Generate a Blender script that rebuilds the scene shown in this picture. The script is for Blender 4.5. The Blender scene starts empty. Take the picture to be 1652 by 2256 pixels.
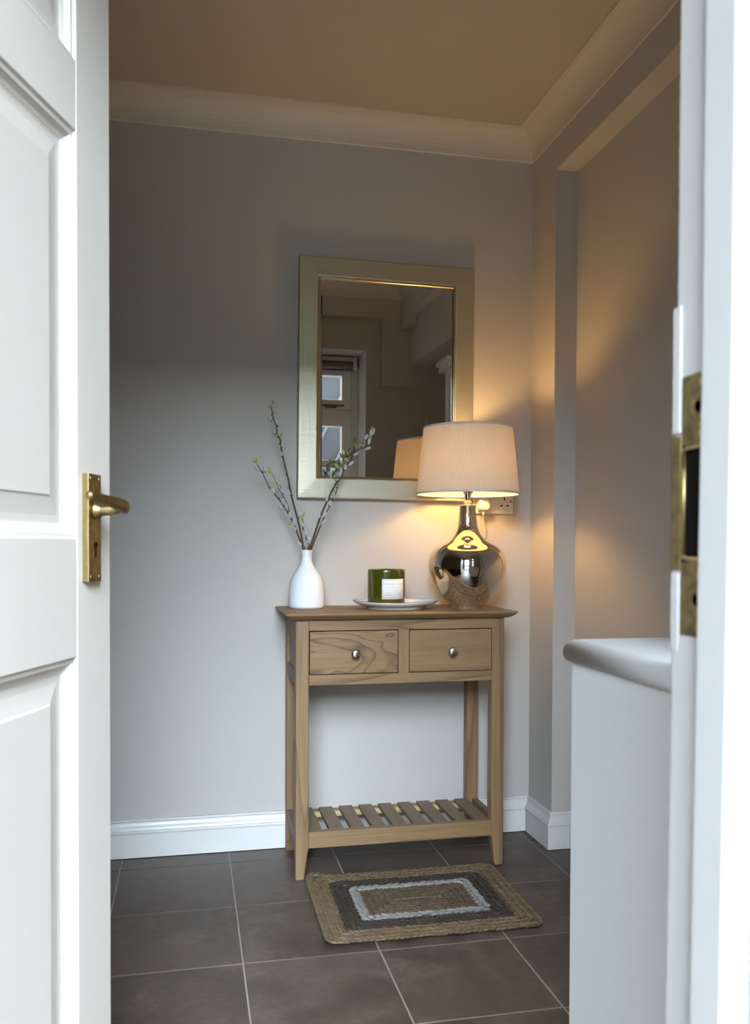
import bpy, bmesh, math, random
from mathutils import Vector, Matrix
random.seed(7)
PI = math.pi
S = bpy.context.scene
COL = S.collection

# ------------------------------------------------------------------ camera
cam_d = bpy.data.cameras.new('camera')
cam = bpy.data.objects.new('camera', cam_d)
COL.objects.link(cam)
S.camera = cam
cam_d.sensor_fit = 'HORIZONTAL'
cam_d.sensor_width = 24.0
cam_d.lens = 27.530
cam_d.shift_y = 0.06650
cam_d.clip_start = 0.02
R2 = Vector((0.97760, -0.21036, 0.00368))
F = Vector((math.sin(.2120)*math.cos(-.0183), math.cos(.2120)*math.cos(-.0183), math.sin(-.0183)))
R2 = (R2 - F*R2.dot(F)).normalized()
U2 = R2.cross(F)
m = Matrix((R2, U2, -F)).transposed().to_4x4()
m.translation = (0, -2.7959, 0.9825)
cam.matrix_world = m
cam_d.dof.use_dof = True
cam_d.dof.focus_distance = 2.62
cam_d.dof.aperture_fstop = 7.5

# ------------------------------------------------------------------ world, daylight
world = bpy.data.worlds.new('overcast_sky')
S.world = world
world.use_nodes = True
wn = world.node_tree
wn.nodes['Background'].inputs[0].default_value = (0.715, 0.853, 1.0, 1)
wn.nodes['Background'].inputs[1].default_value = 52.0

def portal(name, loc, rot, sx, sy):
    d = bpy.data.lights.new(name, 'AREA')
    d.shape = 'RECTANGLE'; d.size = sx; d.size_y = sy
    d.cycles.is_portal = True
    o = bpy.data.objects.new(name, d); COL.objects.link(o)
    o.location = loc; o.rotation_euler = rot
portal('doorway_portal', (-0.01, -2.335, 1.0), (PI/2, 0, PI), 0.84, 2.10)
portal('window_portal', (0.765, -2.08, 1.44), (PI/2, 0, PI), 0.36, 1.24)

# ------------------------------------------------------------------ exposure
vs = S.view_settings
vs.view_transform = 'Standard'; vs.look = 'None'; vs.gamma = 1.0
vs.use_curve_mapping = False
vs.exposure = 0.0
S.cycles.use_denoising = True
S.cycles.max_bounces = 10
S.cycles.diffuse_bounces = 6
S.cycles.glossy_bounces = 5
S.cycles.transmission_bounces = 6
S.cycles.sample_clamp_indirect = 6.0
S.cycles.caustics_refractive = False
S.cycles.blur_glossy = 0.5

# ------------------------------------------------------------------ materials
class NT:
    def __init__(s, name):
        s.m = bpy.data.materials.new(name); s.m.use_nodes = True
        s.t = s.m.node_tree; s.b = s.t.nodes['Principled BSDF']
    def n(s, kind, **kw):
        nd = s.t.nodes.new(kind)
        for k, v in kw.items():
            if k.startswith('i_'):
                key = k[2:]
                key = int(key) if key.isdigit() else key
                nd.inputs[key].default_value = v
            else: setattr(nd, k, v)
        return nd
    def l(s, a, b): s.t.links.new(a, b)
    def set(s, **kw):
        for k, v in kw.items(): s.b.inputs[k.replace('_', ' ')].default_value = v
    def coord(s, scale=(1, 1, 1), rand=0.0, src='Object'):
        tc = s.n('ShaderNodeTexCoord'); mp = s.n('ShaderNodeMapping')
        mp.inputs['Scale'].default_value = scale
        out = tc.outputs[src]
        if rand:
            oi = s.n('ShaderNodeObjectInfo')
            ml = s.n('ShaderNodeMath', operation='MULTIPLY', i_1=rand)
            s.l(oi.outputs['Random'], ml.inputs[0])
            ad = s.n('ShaderNodeVectorMath', operation='ADD')
            s.l(out, ad.inputs[0]); s.l(ml.outputs[0], ad.inputs[1]); out = ad.outputs[0]
        s.l(out, mp.inputs['Vector'])
        return mp.outputs[0]
    def noise(s, vec, scale, detail=4, rough=.5, dist=0.0):
        nd = s.n('ShaderNodeTexNoise')
        nd.inputs['Scale'].default_value = scale; nd.inputs['Detail'].default_value = detail
        nd.inputs['Roughness'].default_value = rough; nd.inputs['Distortion'].default_value = dist
        s.l(vec, nd.inputs['Vector']); return nd.outputs['Fac']
    def ramp(s, fac, stops, interp='LINEAR'):
        r = s.n('ShaderNodeValToRGB'); r.color_ramp.interpolation = interp
        e = r.color_ramp.elements
        while len(e) < len(stops): e.new(.5)
        for el, (p, c) in zip(e, stops):
            el.position = p; el.color = (c, c, c, 1) if isinstance(c, (int, float)) else (*c, 1)
        s.l(fac, r.inputs[0]); return r.outputs[0]
    def mix(s, fac, a, b, mode='MIX'):
        x = s.n('ShaderNodeMix', data_type='RGBA', blend_type=mode)
        for i, v in ((0, fac), (6, a), (7, b)):
            if isinstance(v, (int, float)): x.inputs[i].default_value = v
            elif isinstance(v, tuple): x.inputs[i].default_value = (*v, 1)
            else: s.l(v, x.inputs[i])
        return x.outputs[2]
    def bump(s, h, strength, dist=.001):
        b = s.n('ShaderNodeBump'); b.inputs['Strength'].default_value = strength
        b.inputs['Distance'].default_value = dist
        s.l(h, b.inputs['Height']); s.l(b.outputs[0], s.b.inputs['Normal'])
    def color(s, c): s.l(c, s.b.inputs['Base Color'])

def plain(name, col, rough=.5, metal=0, spec=.5, **kw):
    t = NT(name); t.set(Base_Color=(*col, 1), Roughness=rough, Metallic=metal)
    t.b.inputs['Specular IOR Level'].default_value = spec
    for k, v in kw.items(): t.b.inputs[k.replace('_', ' ')].default_value = v
    return t.m

def m_wall():
    t = NT('grey_emulsion'); v = t.coord()
    n = t.noise(v, 1.7, 3); t.color(t.mix(n, (.500, .468, .428), (.535, .501, .460)))
    t.set(Roughness=.62); t.b.inputs['Specular IOR Level'].default_value = .3
    t.bump(t.noise(v, 260, 3), .25, .0006); return t.m
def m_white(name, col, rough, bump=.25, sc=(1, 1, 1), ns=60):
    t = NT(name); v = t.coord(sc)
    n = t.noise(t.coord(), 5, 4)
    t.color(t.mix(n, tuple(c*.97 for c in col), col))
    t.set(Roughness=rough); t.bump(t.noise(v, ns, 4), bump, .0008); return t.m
M = {}
M['wall'] = m_wall()
M['coving'] = m_white('coving_white', (.66, .60, .50), .6)
M['ceiling'] = m_white('ceiling_white', (.53, .47, .375), .7, .2)
M['skirting'] = m_white('skirting_gloss_white', (.72, .70, .67), .32, .1)
M['doorpaint'] = m_white('door_gloss_white', (.69, .635, .56), .38, .45, (1, 1, .06), 90)
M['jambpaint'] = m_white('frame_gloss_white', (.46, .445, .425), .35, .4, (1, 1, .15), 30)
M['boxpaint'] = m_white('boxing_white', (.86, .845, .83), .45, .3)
M['upvc'] = plain('window_cream', (.78, .75, .68), .35)

def m_tile():
    t = NT('slate_brown_tile'); v = t.coord(rand=37)
    a = t.noise(v, 7, 8, .62, .4); b = t.noise(v, 42, 6, .7); c = t.noise(v, 2.1, 3)
    ca = t.ramp(a, [(.30, (.030, .022, .016)), (.5, (.066, .048, .036)), (.68, (.130, .102, .082))])
    cb = t.ramp(b, [(.32, (.5, .5, .5)), (.68, (1.4, 1.32, 1.25))])
    col = t.mix(.75, ca, cb, 'MULTIPLY')
    col = t.mix(t.ramp(c, [(.4, 0.0), (.65, .5)]), col, (.105, .072, .058))
    sp = t.ramp(t.noise(v, 150, 1), [(.235, 1.0), (.25, 0.0)])
    col = t.mix(sp, col, (.02, .018, .016))
    t.color(col); t.set(Roughness=.42)
    t.l(t.ramp(a, [(.3, .34), (.8, .55)]), t.b.inputs['Roughness'])
    t.bump(t.noise(v, 60, 8, .65), .35, .0012); return t.m
M['tile'] = m_tile()
M['grout'] = m_white('pale_grout', (.30, .275, .235), .8, .4)

def m_oak(name, axis, seed, lines=9, strength=.72, fig=1.0, stretch=.09, tint=(1, .93, .80)):
    t = NT(name)
    sc = [1, 1, 1]; sc[axis] = stretch
    v = t.coord(tuple(sc))
    off = t.n('ShaderNodeVectorMath', operation='ADD'); off.inputs[1].default_value = (seed*1.37, seed*.71, seed*2.3)
    t.l(v, off.inputs[0]); v = off.outputs[0]
    f = t.noise(v, 6.5*fig, 2.2, .45, .35)
    mu = t.n('ShaderNodeMath', operation='MULTIPLY', i_1=float(lines)); t.l(f, mu.inputs[0])
    fr = t.n('ShaderNodeMath', operation='FRACT'); t.l(mu.outputs[0], fr.inputs[0])
    ring = t.ramp(fr.outputs[0], [(0, 0.05), (.6, .14), (.86, .62), (.945, 1.0), (1, 0.05)])
    s2 = [150, 150, 150]; s2[axis] = 4
    v2 = t.coord(tuple(s2)); fine = t.noise(v2, 1.0, 3, .6)
    base = t.mix(t.ramp(fine, [(.3, 0.0), (.7, 1.0)]), tuple(a*b for a, b in zip((.215, .136, .073), tint)), tuple(a*b for a, b in zip((.295, .195, .112), tint)))
    k = t.n('ShaderNodeMath', operation='MULTIPLY', i_1=strength); t.l(ring, k.inputs[0])
    col = t.mix(k.outputs[0], base, tuple(a*b for a, b in zip((.100, .056, .029), tint)))
    t.color(col); t.set(Roughness=.48)
    t.bump(fine, .18, .0006); return t.m
M['oak_x'] = m_oak('oak_grain_across', 0, 1)
M['oak_y_shade'] = m_oak('oak_grain_deep_shaded', 1, 2, 7, .35, tint=(.66, .67, .70))  # darker grey tint puts the shade on slats and side rails into the colour
M['oak_z'] = m_oak('oak_grain_upright', 2, 3, 9, .65)
M['oak_top'] = m_oak('oak_top_grain', 0, 4, 10, .65, stretch=.05)
M['oak_fig'] = m_oak('oak_figured_drawer', 0, 9.3, 11, .9, 1.5, .40)
M['oak_fine'] = m_oak('oak_straight_drawer', 0, 6, 12, .55, 1.0, .06)
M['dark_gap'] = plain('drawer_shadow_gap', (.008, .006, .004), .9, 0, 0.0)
M['steel'] = plain('brushed_steel', (.62, .58, .53), .26, 1)
M['chrome'] = plain('polished_chrome', (.85, .84, .82), .07, 1)
M['ceramic'] = plain('white_glazed_ceramic', (.86, .865, .87), .13, 0, .6, Coat_Weight=.4)
M['gold_line'] = plain('gilt_rim', (.30, .22, .12), .35, .8)
M['plastic'] = plain('white_plastic', (.86, .83, .78), .35)
M['black'] = plain('dark_recess', (.008, .007, .006), .9, 0, 0.0)
M['wax'] = plain('candle_wax', (.75, .70, .55), .5)
M['label'] = plain('candle_label_paper', (.84, .84, .84), .6)
M['ink'] = plain('grey_label_ink', (.30, .30, .31), .7)
M['leaf'] = plain('fresh_green_leaf', (.27, .37, .07), .45, 0, .4)
M['bark'] = plain('dark_brown_bark', (.075, .043, .030), .6)
M['slate_out'] = plain('paving_slabs', (.05, .048, .045), .85)
M['render_out'] = plain('dark_brick_outside', (.12, .085, .065), .85)
M['skyline_block'] = plain('dark_skyline_block', (.020, .028, .014), .95)  # for the added block that hides the low sky
M['blindfab'] = plain('taupe_blind_cloth', (.16, .145, .13), .8)
M['cable'] = plain('clear_flex', (.62, .55, .42), .3)

def m_champagne():
    t = NT('champagne_foil_frame'); v = t.coord((1, 1, 1))
    n1 = t.noise(t.coord((260, 260, 6)), 1, 3); n2 = t.noise(t.coord((6, 260, 260)), 1, 3)
    ad = t.n('ShaderNodeMath', operation='ADD'); t.l(n1, ad.inputs[0]); t.l(n2, ad.inputs[1])
    t.color(t.mix(t.noise(v, 9, 3), (.50, .465, .35), (.57, .53, .405)))
    t.set(Roughness=.42, Metallic=.75)
    t.bump(ad.outputs[0], .6, .0008); return t.m
M['champagne'] = m_champagne()
M['goldbead'] = plain('gold_sight_edge', (.50, .44, .31), .3, 1)
M['mirror'] = plain('silvered_mirror', (.86, .875, .86), .0, 1)

def m_brass(name, a, b, ro):
    t = NT(name); v = t.coord(); n = t.noise(v, 55, 6, .65)
    t.color(t.mix(t.ramp(n, [(.35, 0.0), (.68, 1.0)]), a, b))
    t.set(Metallic=1.0); t.l(t.ramp(n, [(.3, ro), (.7, ro+.25)]), t.b.inputs['Roughness'])
    t.bump(n, .2, .0008); return t.m
M['brass'] = m_brass('worn_antique_brass', (.40, .29, .12), (.24, .165, .08), .26)
M['brassold'] = m_brass('tarnished_brass_keep', (.33, .25, .11), (.13, .095, .05), .38)

def m_green():
    t = NT('green_candle_glass'); 
    t.set(Base_Color=(.080, .092, .006, 1), Roughness=.18)
    t.b.inputs['Transmission Weight'].default_value = .35
    t.b.inputs['Coat Weight'].default_value = .5
    return t.m
M['green'] = m_green()

def m_mercury():
    t = NT('mercury_glass'); v = t.coord()
    sp = t.noise(v, 480, 2, .6)
    big = t.noise(v, 22, 3)
    sep = t.n('ShaderNodeSeparateXYZ'); tc = t.n('ShaderNodeTexCoord'); t.l(tc.outputs['Object'], sep.inputs[0])
    zr = t.ramp(sep.outputs['Z'], [(.0, .16), (.07, .10), (.12, .0), (.19, .0), (.235, .10), (.30, .13)])
    ad = t.n('ShaderNodeMath', operation='ADD'); t.l(sp, ad.inputs[0]); t.l(zr, ad.inputs[1])
    ad2 = t.n('ShaderNodeMath', operation='MULTIPLY_ADD', i_1=.22, i_2=-.11); t.l(big, ad2.inputs[0])
    ad3 = t.n('ShaderNodeMath', operation='ADD'); t.l(ad.outputs[0], ad3.inputs[0]); t.l(ad2.outputs[0], ad3.inputs[1])
    k = t.ramp(ad3.outputs[0], [(.722, 0.0), (.745, 1.0)])
    t.color(t.mix(k, (.80, .775, .74), (.85, .60, .32)))
    t.l(t.ramp(k, [(0, .035), (1, .5)]), t.b.inputs['Roughness'])
    t.l(t.ramp(k, [(0, 1.0), (1, .2)]), t.b.inputs['Metallic'])
    t.set(Coat_Weight=.6); t.b.inputs['Coat Roughness'].default_value = .02
    return t.m
M['mercury'] = m_mercury()

def m_shade():
    t = NT('ribbed_shade_cloth'); v = t.coord((1, 1, 14))
    n = t.noise(v, 60, 3)
    col = t.mix(n, (.60, .505, .385), (.70, .60, .475))
    di = t.n('ShaderNodeBsdfDiffuse'); tr = t.n('ShaderNodeBsdfTranslucent'); mx = t.n('ShaderNodeMixShader', i_0=.06)
    t.l(col, di.inputs[0]); t.l(t.mix(1.0, col, (1.0, .90, .78), 'MULTIPLY'), tr.inputs[0])
    t.l(di.outputs[0], mx.inputs[1]); t.l(tr.outputs[0], mx.inputs[2])
    t.l(mx.outputs[0], t.t.nodes['Material Output'].inputs[0]); return t.m
M['shade'] = m_shade()
def m_emit(name, col, st):
    t = NT(name); t.set(Base_Color=(.9, .9, .9, 1))
    t.b.inputs['Emission Color'].default_value = (*col, 1); t.b.inputs['Emission Strength'].default_value = st
    return t.m
M['bulb'] = m_emit('warm_lamp_bulb', (1.0, .61, .235), 185)
def m_pane():
    t = NT('window_glass')
    g = t.n('ShaderNodeBsdfGlossy', i_Roughness=.02); tr = t.n('ShaderNodeBsdfTransparent'); mx = t.n('ShaderNodeMixShader', i_0=.08)
    t.l(tr.outputs[0], mx.inputs[1]); t.l(g.outputs[0], mx.inputs[2])
    t.l(mx.outputs[0], t.t.nodes['Material Output'].inputs[0]); return t.m
M['pane'] = m_pane()
def m_jute(name, a, b):
    t = NT(name); v = t.coord((1, 1, 1)); n = t.noise(v, 420, 4, .7); n2 = t.noise(v, 60, 3)
    c = t.mix(t.ramp(n, [(.3, 0.0), (.7, 1.0)]), a, b)
    c = t.mix(t.ramp(n2, [(.35, .0), (.75, .55)]), c, tuple(x*.5 for x in a))
    t.color(c); t.set(Roughness=.5); t.bump(n, .6, .001); return t.m
M['jute_tan'] = m_jute('natural_jute', (.095, .058, .027), (.225, .160, .088))
M['jute_dark'] = m_jute('charcoal_jute', (.020, .015, .011), (.060, .047, .036))
M['jute_pale'] = m_jute('pale_grey_jute', (.20, .19, .175), (.34, .325, .30))
M['jute_mid'] = m_jute('brown_jute', (.065, .038, .022), (.155, .105, .064))
def m_fluff():
    t = NT('silver_catkin_fluff'); v = t.coord(); n = t.noise(v, 500, 3, .7)
    t.color(t.mix(n, (.34, .35, .33), (.66, .68, .66))); t.set(Roughness=.9)
    t.b.inputs['Sheen Weight'].default_value = .8; t.bump(n, .7, .001); return t.m
M['fluff'] = m_fluff()

# ------------------------------------------------------------------ mesh helpers (authored in world metres)
class MB:
    def __init__(s): s.v = []; s.f = []; s.sm = []
    def add(s, vs, fs, smooth=False):
        b = len(s.v); s.v += [tuple(p) for p in vs]
        for f in fs: s.f.append([b+i for i in f]); s.sm.append(smooth)
        return s
    def box(s, x0, x1, y0, y1, z0, z1, T=None):
        if x0 > x1: x0, x1 = x1, x0
        if y0 > y1: y0, y1 = y1, y0
        if z0 > z1: z0, z1 = z1, z0
        p = [(x0,y0,z0),(x1,y0,z0),(x1,y1,z0),(x0,y1,z0),(x0,y0,z1),(x1,y0,z1),(x1,y1,z1),(x0,y1,z1)]
        if T: p = [T(q) for q in p]
        return s.add(p, [(0,3,2,1),(4,5,6,7),(0,1,5,4),(1,2,6,5),(2,3,7,6),(3,0,4,7)])
    def hexa(s, p): return s.add(p, [(0,3,2,1),(4,5,6,7),(0,1,5,4),(1,2,6,5),(2,3,7,6),(3,0,4,7)])
    def post(s, x0, x1, y0, y1, zs):
        vs = [(x, y, z) for z in zs for x, y in ((x0, y0), (x1, y0), (x1, y1), (x0, y1))]
        n = len(zs)
        fs = [(3, 2, 1, 0), tuple(4*n-4+k for k in range(4))]+[(4*i+k, 4*i+(k+1) % 4, 4*i+4+(k+1) % 4, 4*i+4+k) for i in range(n-1) for k in range(4)]
        return s.add(vs, fs)
    def prism(s, poly, z0, z1):
        n = len(poly)
        a = sum(poly[i][0]*poly[(i+1) % n][1]-poly[(i+1) % n][0]*poly[i][1] for i in range(n))
        if a < 0: poly = poly[::-1]
        vs = [(x, y, z0) for x, y in poly]+[(x, y, z1) for x, y in poly]
        fs = [tuple(range(n))[::-1], tuple(range(n, 2*n))]+[(i, (i+1) % n, n+(i+1) % n, n+i) for i in range(n)]
        return s.add(vs, fs)
    def lathe(s, cx, cy, prof, seg=48, smooth=True, cap0=True, cap1=True, sx=1, sy=1, wob=None):
        n = len(prof); vs = []
        for r, z in prof:
            for k in range(seg):
                a = 2*PI*k/seg; w = wob(a, r, z) if wob else (1, 0)
                vs.append((cx+r*sx*w[0]*math.cos(a), cy+r*sy*w[0]*math.sin(a), z+w[1]))
        fs = [(i*seg+k, i*seg+(k+1) % seg, (i+1)*seg+(k+1) % seg, (i+1)*seg+k) for i in range(n-1) for k in range(seg)]
        s.add(vs, fs, smooth); b = len(s.v)-len(vs)
        if cap0: s.f.append([b+k for k in range(seg)][::-1]); s.sm.append(False)
        if cap1: s.f.append([b+(n-1)*seg+k for k in range(seg)]); s.sm.append(False)
        return s
    def tube(s, pts, rad, seg=10, caps=True, smooth=True):
        pts = [Vector(p) for p in pts]; n = len(pts)
        if not isinstance(rad, (list, tuple)): rad = [rad]*n
        vs = []; up = Vector((.13, .21, .97)).normalized()
        for i, p in enumerate(pts):
            d = (pts[min(i+1, n-1)]-pts[max(i-1, 0)]).normalized()
            a = d.cross(up)
            if a.length < .05: a = d.cross(Vector((1, 0, 0)))
            a.normalize(); b = d.cross(a).normalized(); up = a.cross(d)
            for k in range(seg):
                t = 2*PI*k/seg; vs.append(p+(a*math.cos(t)+b*math.sin(t))*rad[i])
        fs = [(i*seg+k, (i+1)*seg+k, (i+1)*seg+(k+1) % seg, i*seg+(k+1) % seg) for i in range(n-1) for k in range(seg)]
        s.add(vs, fs, smooth); b0 = len(s.v)-len(vs)
        if caps:
            s.f.append([b0+k for k in range(seg)]); s.sm.append(False)
            s.f.append([b0+(n-1)*seg+k for k in range(seg)][::-1]); s.sm.append(False)
        return s
    def blob(s, c, ax, L, r, seg=8, rings=6, flat=1.0, nrm=None):
        """pointed ellipsoid centred c along ax, half length L, radius r"""
        c = Vector(c); ax = Vector(ax).normalized()
        nrm = Vector(nrm) if nrm else Vector((0, -1, 0))
        a = ax.cross(nrm)
        if a.length < .05: a = ax.cross(Vector((1, 0, 0)))
        a.normalize(); b = a.cross(ax).normalized(); vs = [c-ax*L]
        for i in range(1, rings):
            t = PI*i/rings; rr = r*math.sin(t)**.85; z = -L*math.cos(t)
            for k in range(seg):
                q = 2*PI*k/seg; vs.append(c+ax*z+a*rr*math.cos(q)+b*rr*flat*math.sin(q))
        vs.append(c+ax*L); e = len(vs)-1
        fs = [(0, 1+(k+1) % seg, 1+k) for k in range(seg)]
        for i in range(rings-2):
            o = 1+i*seg
            fs += [(o+k, o+(k+1) % seg, o+seg+(k+1) % seg, o+seg+k) for k in range(seg)]
        o = 1+(rings-2)*seg
        fs += [(o+k, o+(k+1) % seg, e) for k in range(seg)]
        return s.add(vs, fs, True)
    def sweep(s, path, prof, closed=False, smooth=False):
        """path: xy list, room side on the right of travel; prof: (out, z) list"""
        n = len(path); P = [Vector(p) for p in path]; offs = []
        for i in range(n):
            d0 = (P[i]-P[i-1]).normalized() if (i > 0 or closed) else None
            d1 = (P[(i+1) % n]-P[i]).normalized() if (i < n-1 or closed) else None
            if d0 is None: d0 = d1
            if d1 is None: d1 = d0
            n0 = Vector((d0.y, -d0.x)); n1 = Vector((d1.y, -d1.x)); b = (n0+n1)
            offs.append(b/(1+n0.dot(n1)))
        k = len(prof); vs = [(P[i].x+offs[i].x*o, P[i].y+offs[i].y*o, z) for i in range(n) for o, z in prof]
        m_ = n if closed else n-1
        fs = [(i*k+j, i*k+j+1, ((i+1) % n)*k+j+1, ((i+1) % n)*k+j) for i in range(m_) for j in range(k-1)]
        return s.add(vs, fs, smooth)
    def build(s, name, mat, parent=None, origin=None, bevel=0, bseg=2, T=None, kind=None, label=None, data=None):
        me = bpy.data.meshes.new(name)
        o0 = Vector(origin) if origin is not None else (parent_loc(parent) if parent else Vector((0, 0, 0)))
        vs = [Vector(T(p)) if T else Vector(p) for p in s.v]
        me.from_pydata([tuple(p-o0) for p in vs], [], s.f)
        me.polygons.foreach_set('use_smooth', s.sm)
        me.materials.append(mat); me.update()
        bm = bmesh.new(); bm.from_mesh(me); bmesh.ops.recalc_face_normals(bm, faces=bm.faces); bm.to_mesh(me); bm.free()
        o = bpy.data.objects.new(name, me); COL.objects.link(o)
        if parent:
            o.parent = parent; o.location = o0-parent_loc(parent)
        else: o.location = o0
        if bevel:
            b = o.modifiers.new('soft_edge', 'BEVEL'); b.width = bevel; b.segments = bseg; b.limit_method = 'ANGLE'
            b.angle_limit = math.radians(40)
            if hasattr(b, 'harden_normals'): b.harden_normals = False
        if kind: o['kind'] = kind
        if label: o['label'] = label
        WL[o.name] = o0
        return o
WL = {}
def parent_loc(o): return WL[o.name]
def thing(name, label, cat, loc, group=None):
    o = bpy.data.objects.new(name, None); COL.objects.link(o); o.location = loc
    o.empty_display_size = .05
    o['label'] = label; o['category'] = cat
    if group: o['group'] = group
    WL[o.name] = Vector(loc); return o
def tag(o, label, cat, group=None):
    o['label'] = label; o['category'] = cat
    if group: o['group'] = group
    return o
def spline(pts, n=6):
    P = [Vector(p) for p in pts]; out = []
    for i in range(len(P)-1):
        p0 = P[max(i-1, 0)]; p1 = P[i]; p2 = P[i+1]; p3 = P[min(i+2, len(P)-1)]
        for j in range(n):
            t = j/n
            out.append(.5*((2*p1)+(-p0+p2)*t+(2*p0-5*p1+4*p2-p3)*t*t+(-p0+3*p1-3*p2+p3)*t**3))
    out.append(P[-1]); return out

# ------------------------------------------------------------------ room shell
ZC = 2.3865
MB().box(-2.6, 1.75, .0, .12, -.05, 2.5).build('wall_back', M['wall'], kind='structure')
MB().box(-2.6, -2.48, -2.306, .0, -.05, 2.5).build('wall_left', M['wall'], kind='structure')
w = MB()
w.prism([(1.151, 0), (1.151, -.193), (1.2256, -.193), (1.2256, -.85), (1.19, -1.08), (1.75, -1.08), (1.75, 0)], -.05, 2.1937)
w.prism([(1.151, 0), (1.151, -.85), (1.10, -1.72), (1.75, -1.72), (1.75, 0)], 2.1937, 2.5)
w.prism([(1.19, -1.08), (1.15, -1.72), (1.75, -1.72), (1.75, -1.08)], 1.951, 2.1937)
w.prism([(1.105, -1.60), (1.10, -1.72), (1.22, -1.72), (1.22, -1.60)], 2.14, 2.1937)
w.box(1.62, 1.75, -1.72, -1.08, -.05, 1.951)
w.build('wall_right', M['wall'], kind='structure')
w = MB()   # wall of the doorway, splayed pier and stepped recess around the window
w.box(-2.6, -.405, -2.306, -2.2, -.05, 2.5)
w.box(-.405, .375, -2.306, -2.2, 2.03, 2.5)
w.prism([(.375, -2.2), (.40, -2.2), (.672, -1.72), (.679, -1.72), (.60, -2.0), (.60, -2.06), (.62, -2.06), (.62, -2.306), (.375, -2.306)], -.05, 2.5)
w.box(.672, 1.75, -2.0, -1.72, 2.197, 2.5)
w.box(1.003, 1.75, -2.0, -1.72, 1.836, 2.197)
w.box(1.255, 1.75, -2.0, -1.72, -.05, 1.836)
w.box(.668, 1.30, -2.06, -1.785, 2.036, 2.30)
w.box(.929, 1.30, -2.06, -1.785, -.05, 2.036)
w.box(.664, .929, -2.06, -1.785, -.05, .83)
w.build('wall_front', M['wall'], kind='structure')
MB().box(-2.6, 1.75, -2.306, .05, ZC, 2.5).build('ceiling', M['ceiling'], kind='structure')

# coving, concave plaster strip
cov = []
for i in range(9):
    a = PI/2*i/8
    cov.append((.0738-.0738*math.cos(a)*.94-.004+.0, 2.2997+.0868*math.sin(a)*.94+.003))
cov = [(0, 2.2957), (.003, 2.2997)]+[(.003+.0675*(1-math.cos(PI/2*i/9)), 2.3025+.079*math.sin(PI/2*i/9)) for i in range(10)]+[(.0738, 2.3815), (.0738, ZC+.001)]
MB().sweep([(-2.48, -2.2), (-2.48, 0), (1.151, 0), (1.151, -.85), (1.10, -1.72), (.672, -1.72), (.40, -2.2)], cov, closed=True, smooth=False).build('trim_1', M['coving'], kind='structure')

# skirting board profile
sk = [(.0, .1186), (.0075, .1186), (.009, .1165), (.009, .113), (.0065, .1105), (.0068, .106), (.0095, .099), (.0145, .0925), (.0165, .088),
      (.0165, .0865), (.0195, .0865), (.0218, .0835), (.0218, .0795), (.0205, .077), (.0198, .075), (.0198, .002), (.0, .002)]
bb = MB().sweep([(-2.48, -2.1), (-2.48, 0), (1.151, 0), (1.151, -.193), (1.2256, -.193), (1.2256, -.85), (1.204, -1.0)], sk)
bb.build('baseboard_back', M['skirting'], kind='structure')

# floor: grout bed with separate tiles
fl = MB().box(-2.6, 1.62, -2.306, 0, -.06, -.0015).build('floor', M['grout'], kind='structure')
P_, OX, OY = .329, -.2067, -.1147
g = .0020
tile_cache = {}
ti = 0
for i in range(-7, 6):
    for j in range(-1, 7):
        x0, x1 = OX+i*P_+g, OX+(i+1)*P_-g
        y1, y0 = OY-j*P_-g, OY-(j+1)*P_+g
        x0, x1 = max(x0, -2.47), min(x1, 1.6); y0, y1 = max(y0, -2.3), min(y1, -.001)
        if x1-x0 < .02 or y1-y0 < .02: continue
        key = (round(x1-x0, 3), round(y1-y0, 3))
        dz = random.uniform(-.0004, .0003)
        if key in tile_cache:
            o = tile_cache[key].copy(); COL.objects.link(o)
        else:
            hx, hy = (x1-x0)/2, (y1-y0)/2
            b_ = .0012
            mb = MB()
            vs = [(-hx, -hy, -.012), (hx, -hy, -.012), (hx, hy, -.012), (-hx, hy, -.012),
                  (-hx, -hy, -b_), (hx, -hy, -b_), (hx, hy, -b_), (-hx, hy, -b_),
                  (-hx+b_, -hy+b_, 0), (hx-b_, -hy+b_, 0), (hx-b_, hy-b_, 0), (-hx+b_, hy-b_, 0)]
            fs = [(0, 3, 2, 1), (8, 9, 10, 11)]
            for a in range(4):
                c = (a+1) % 4; fs += [(a, c, 4+c, 4+a), (4+a, 4+c, 8+c, 8+a)]
            mb.add(vs, fs); o = mb.build('tile', M['tile'], origin=(0, 0, 0)); tile_cache[key] = o
        o.parent = fl; o.location = ((x0+x1)/2, (y0+y1)/2, dz)

# ------------------------------------------------------------------ door leaf (opened 70 degrees), built in its own plane
PH = math.radians(20)
ED = Vector((-.1128, -2.7959+1.30, 0))           # lock edge, outer face
DU = Vector((-math.sin(PH), -math.cos(PH), 0))   # from lock edge towards the hinges
DN = Vector((math.cos(PH), -math.sin(PH), 0))    # outer face normal
def DT(p):                                       # (s along leaf, t proud of face, z)
    return ED+DU*p[0]+DN*p[1]+Vector((0, 0, p[2]))
LW = .762
door = MB().box(.1, LW-.1, -.033, -.014, .1, 1.9).build('door_1', M['doorpaint'], T=DT, origin=ED, kind='structure')
WL[door.name] = ED.copy()
def dpart(mb, name, mat, bevel=0, parent=None, label=None, bseg=2):
    o = mb.build(name, mat, parent or door, T=DT, bevel=bevel, bseg=bseg, label=label); return o
dpart(MB().box(0, .1, -.04, 0, .008, 1.981), 'stile', M['doorpaint'], .0018)
dpart(MB().box(LW-.1, LW, -.04, 0, .008, 1.981), 'stile', M['doorpaint'], .0018)
dpart(MB().box(.333, .429, -.04, -.0003, .2, 1.87), 'mullion', M['doorpaint'], .0015)
rails = [(.008, .205), (.8326, .991), (1.530, 1.622), (1.872, 1.981)]
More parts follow.
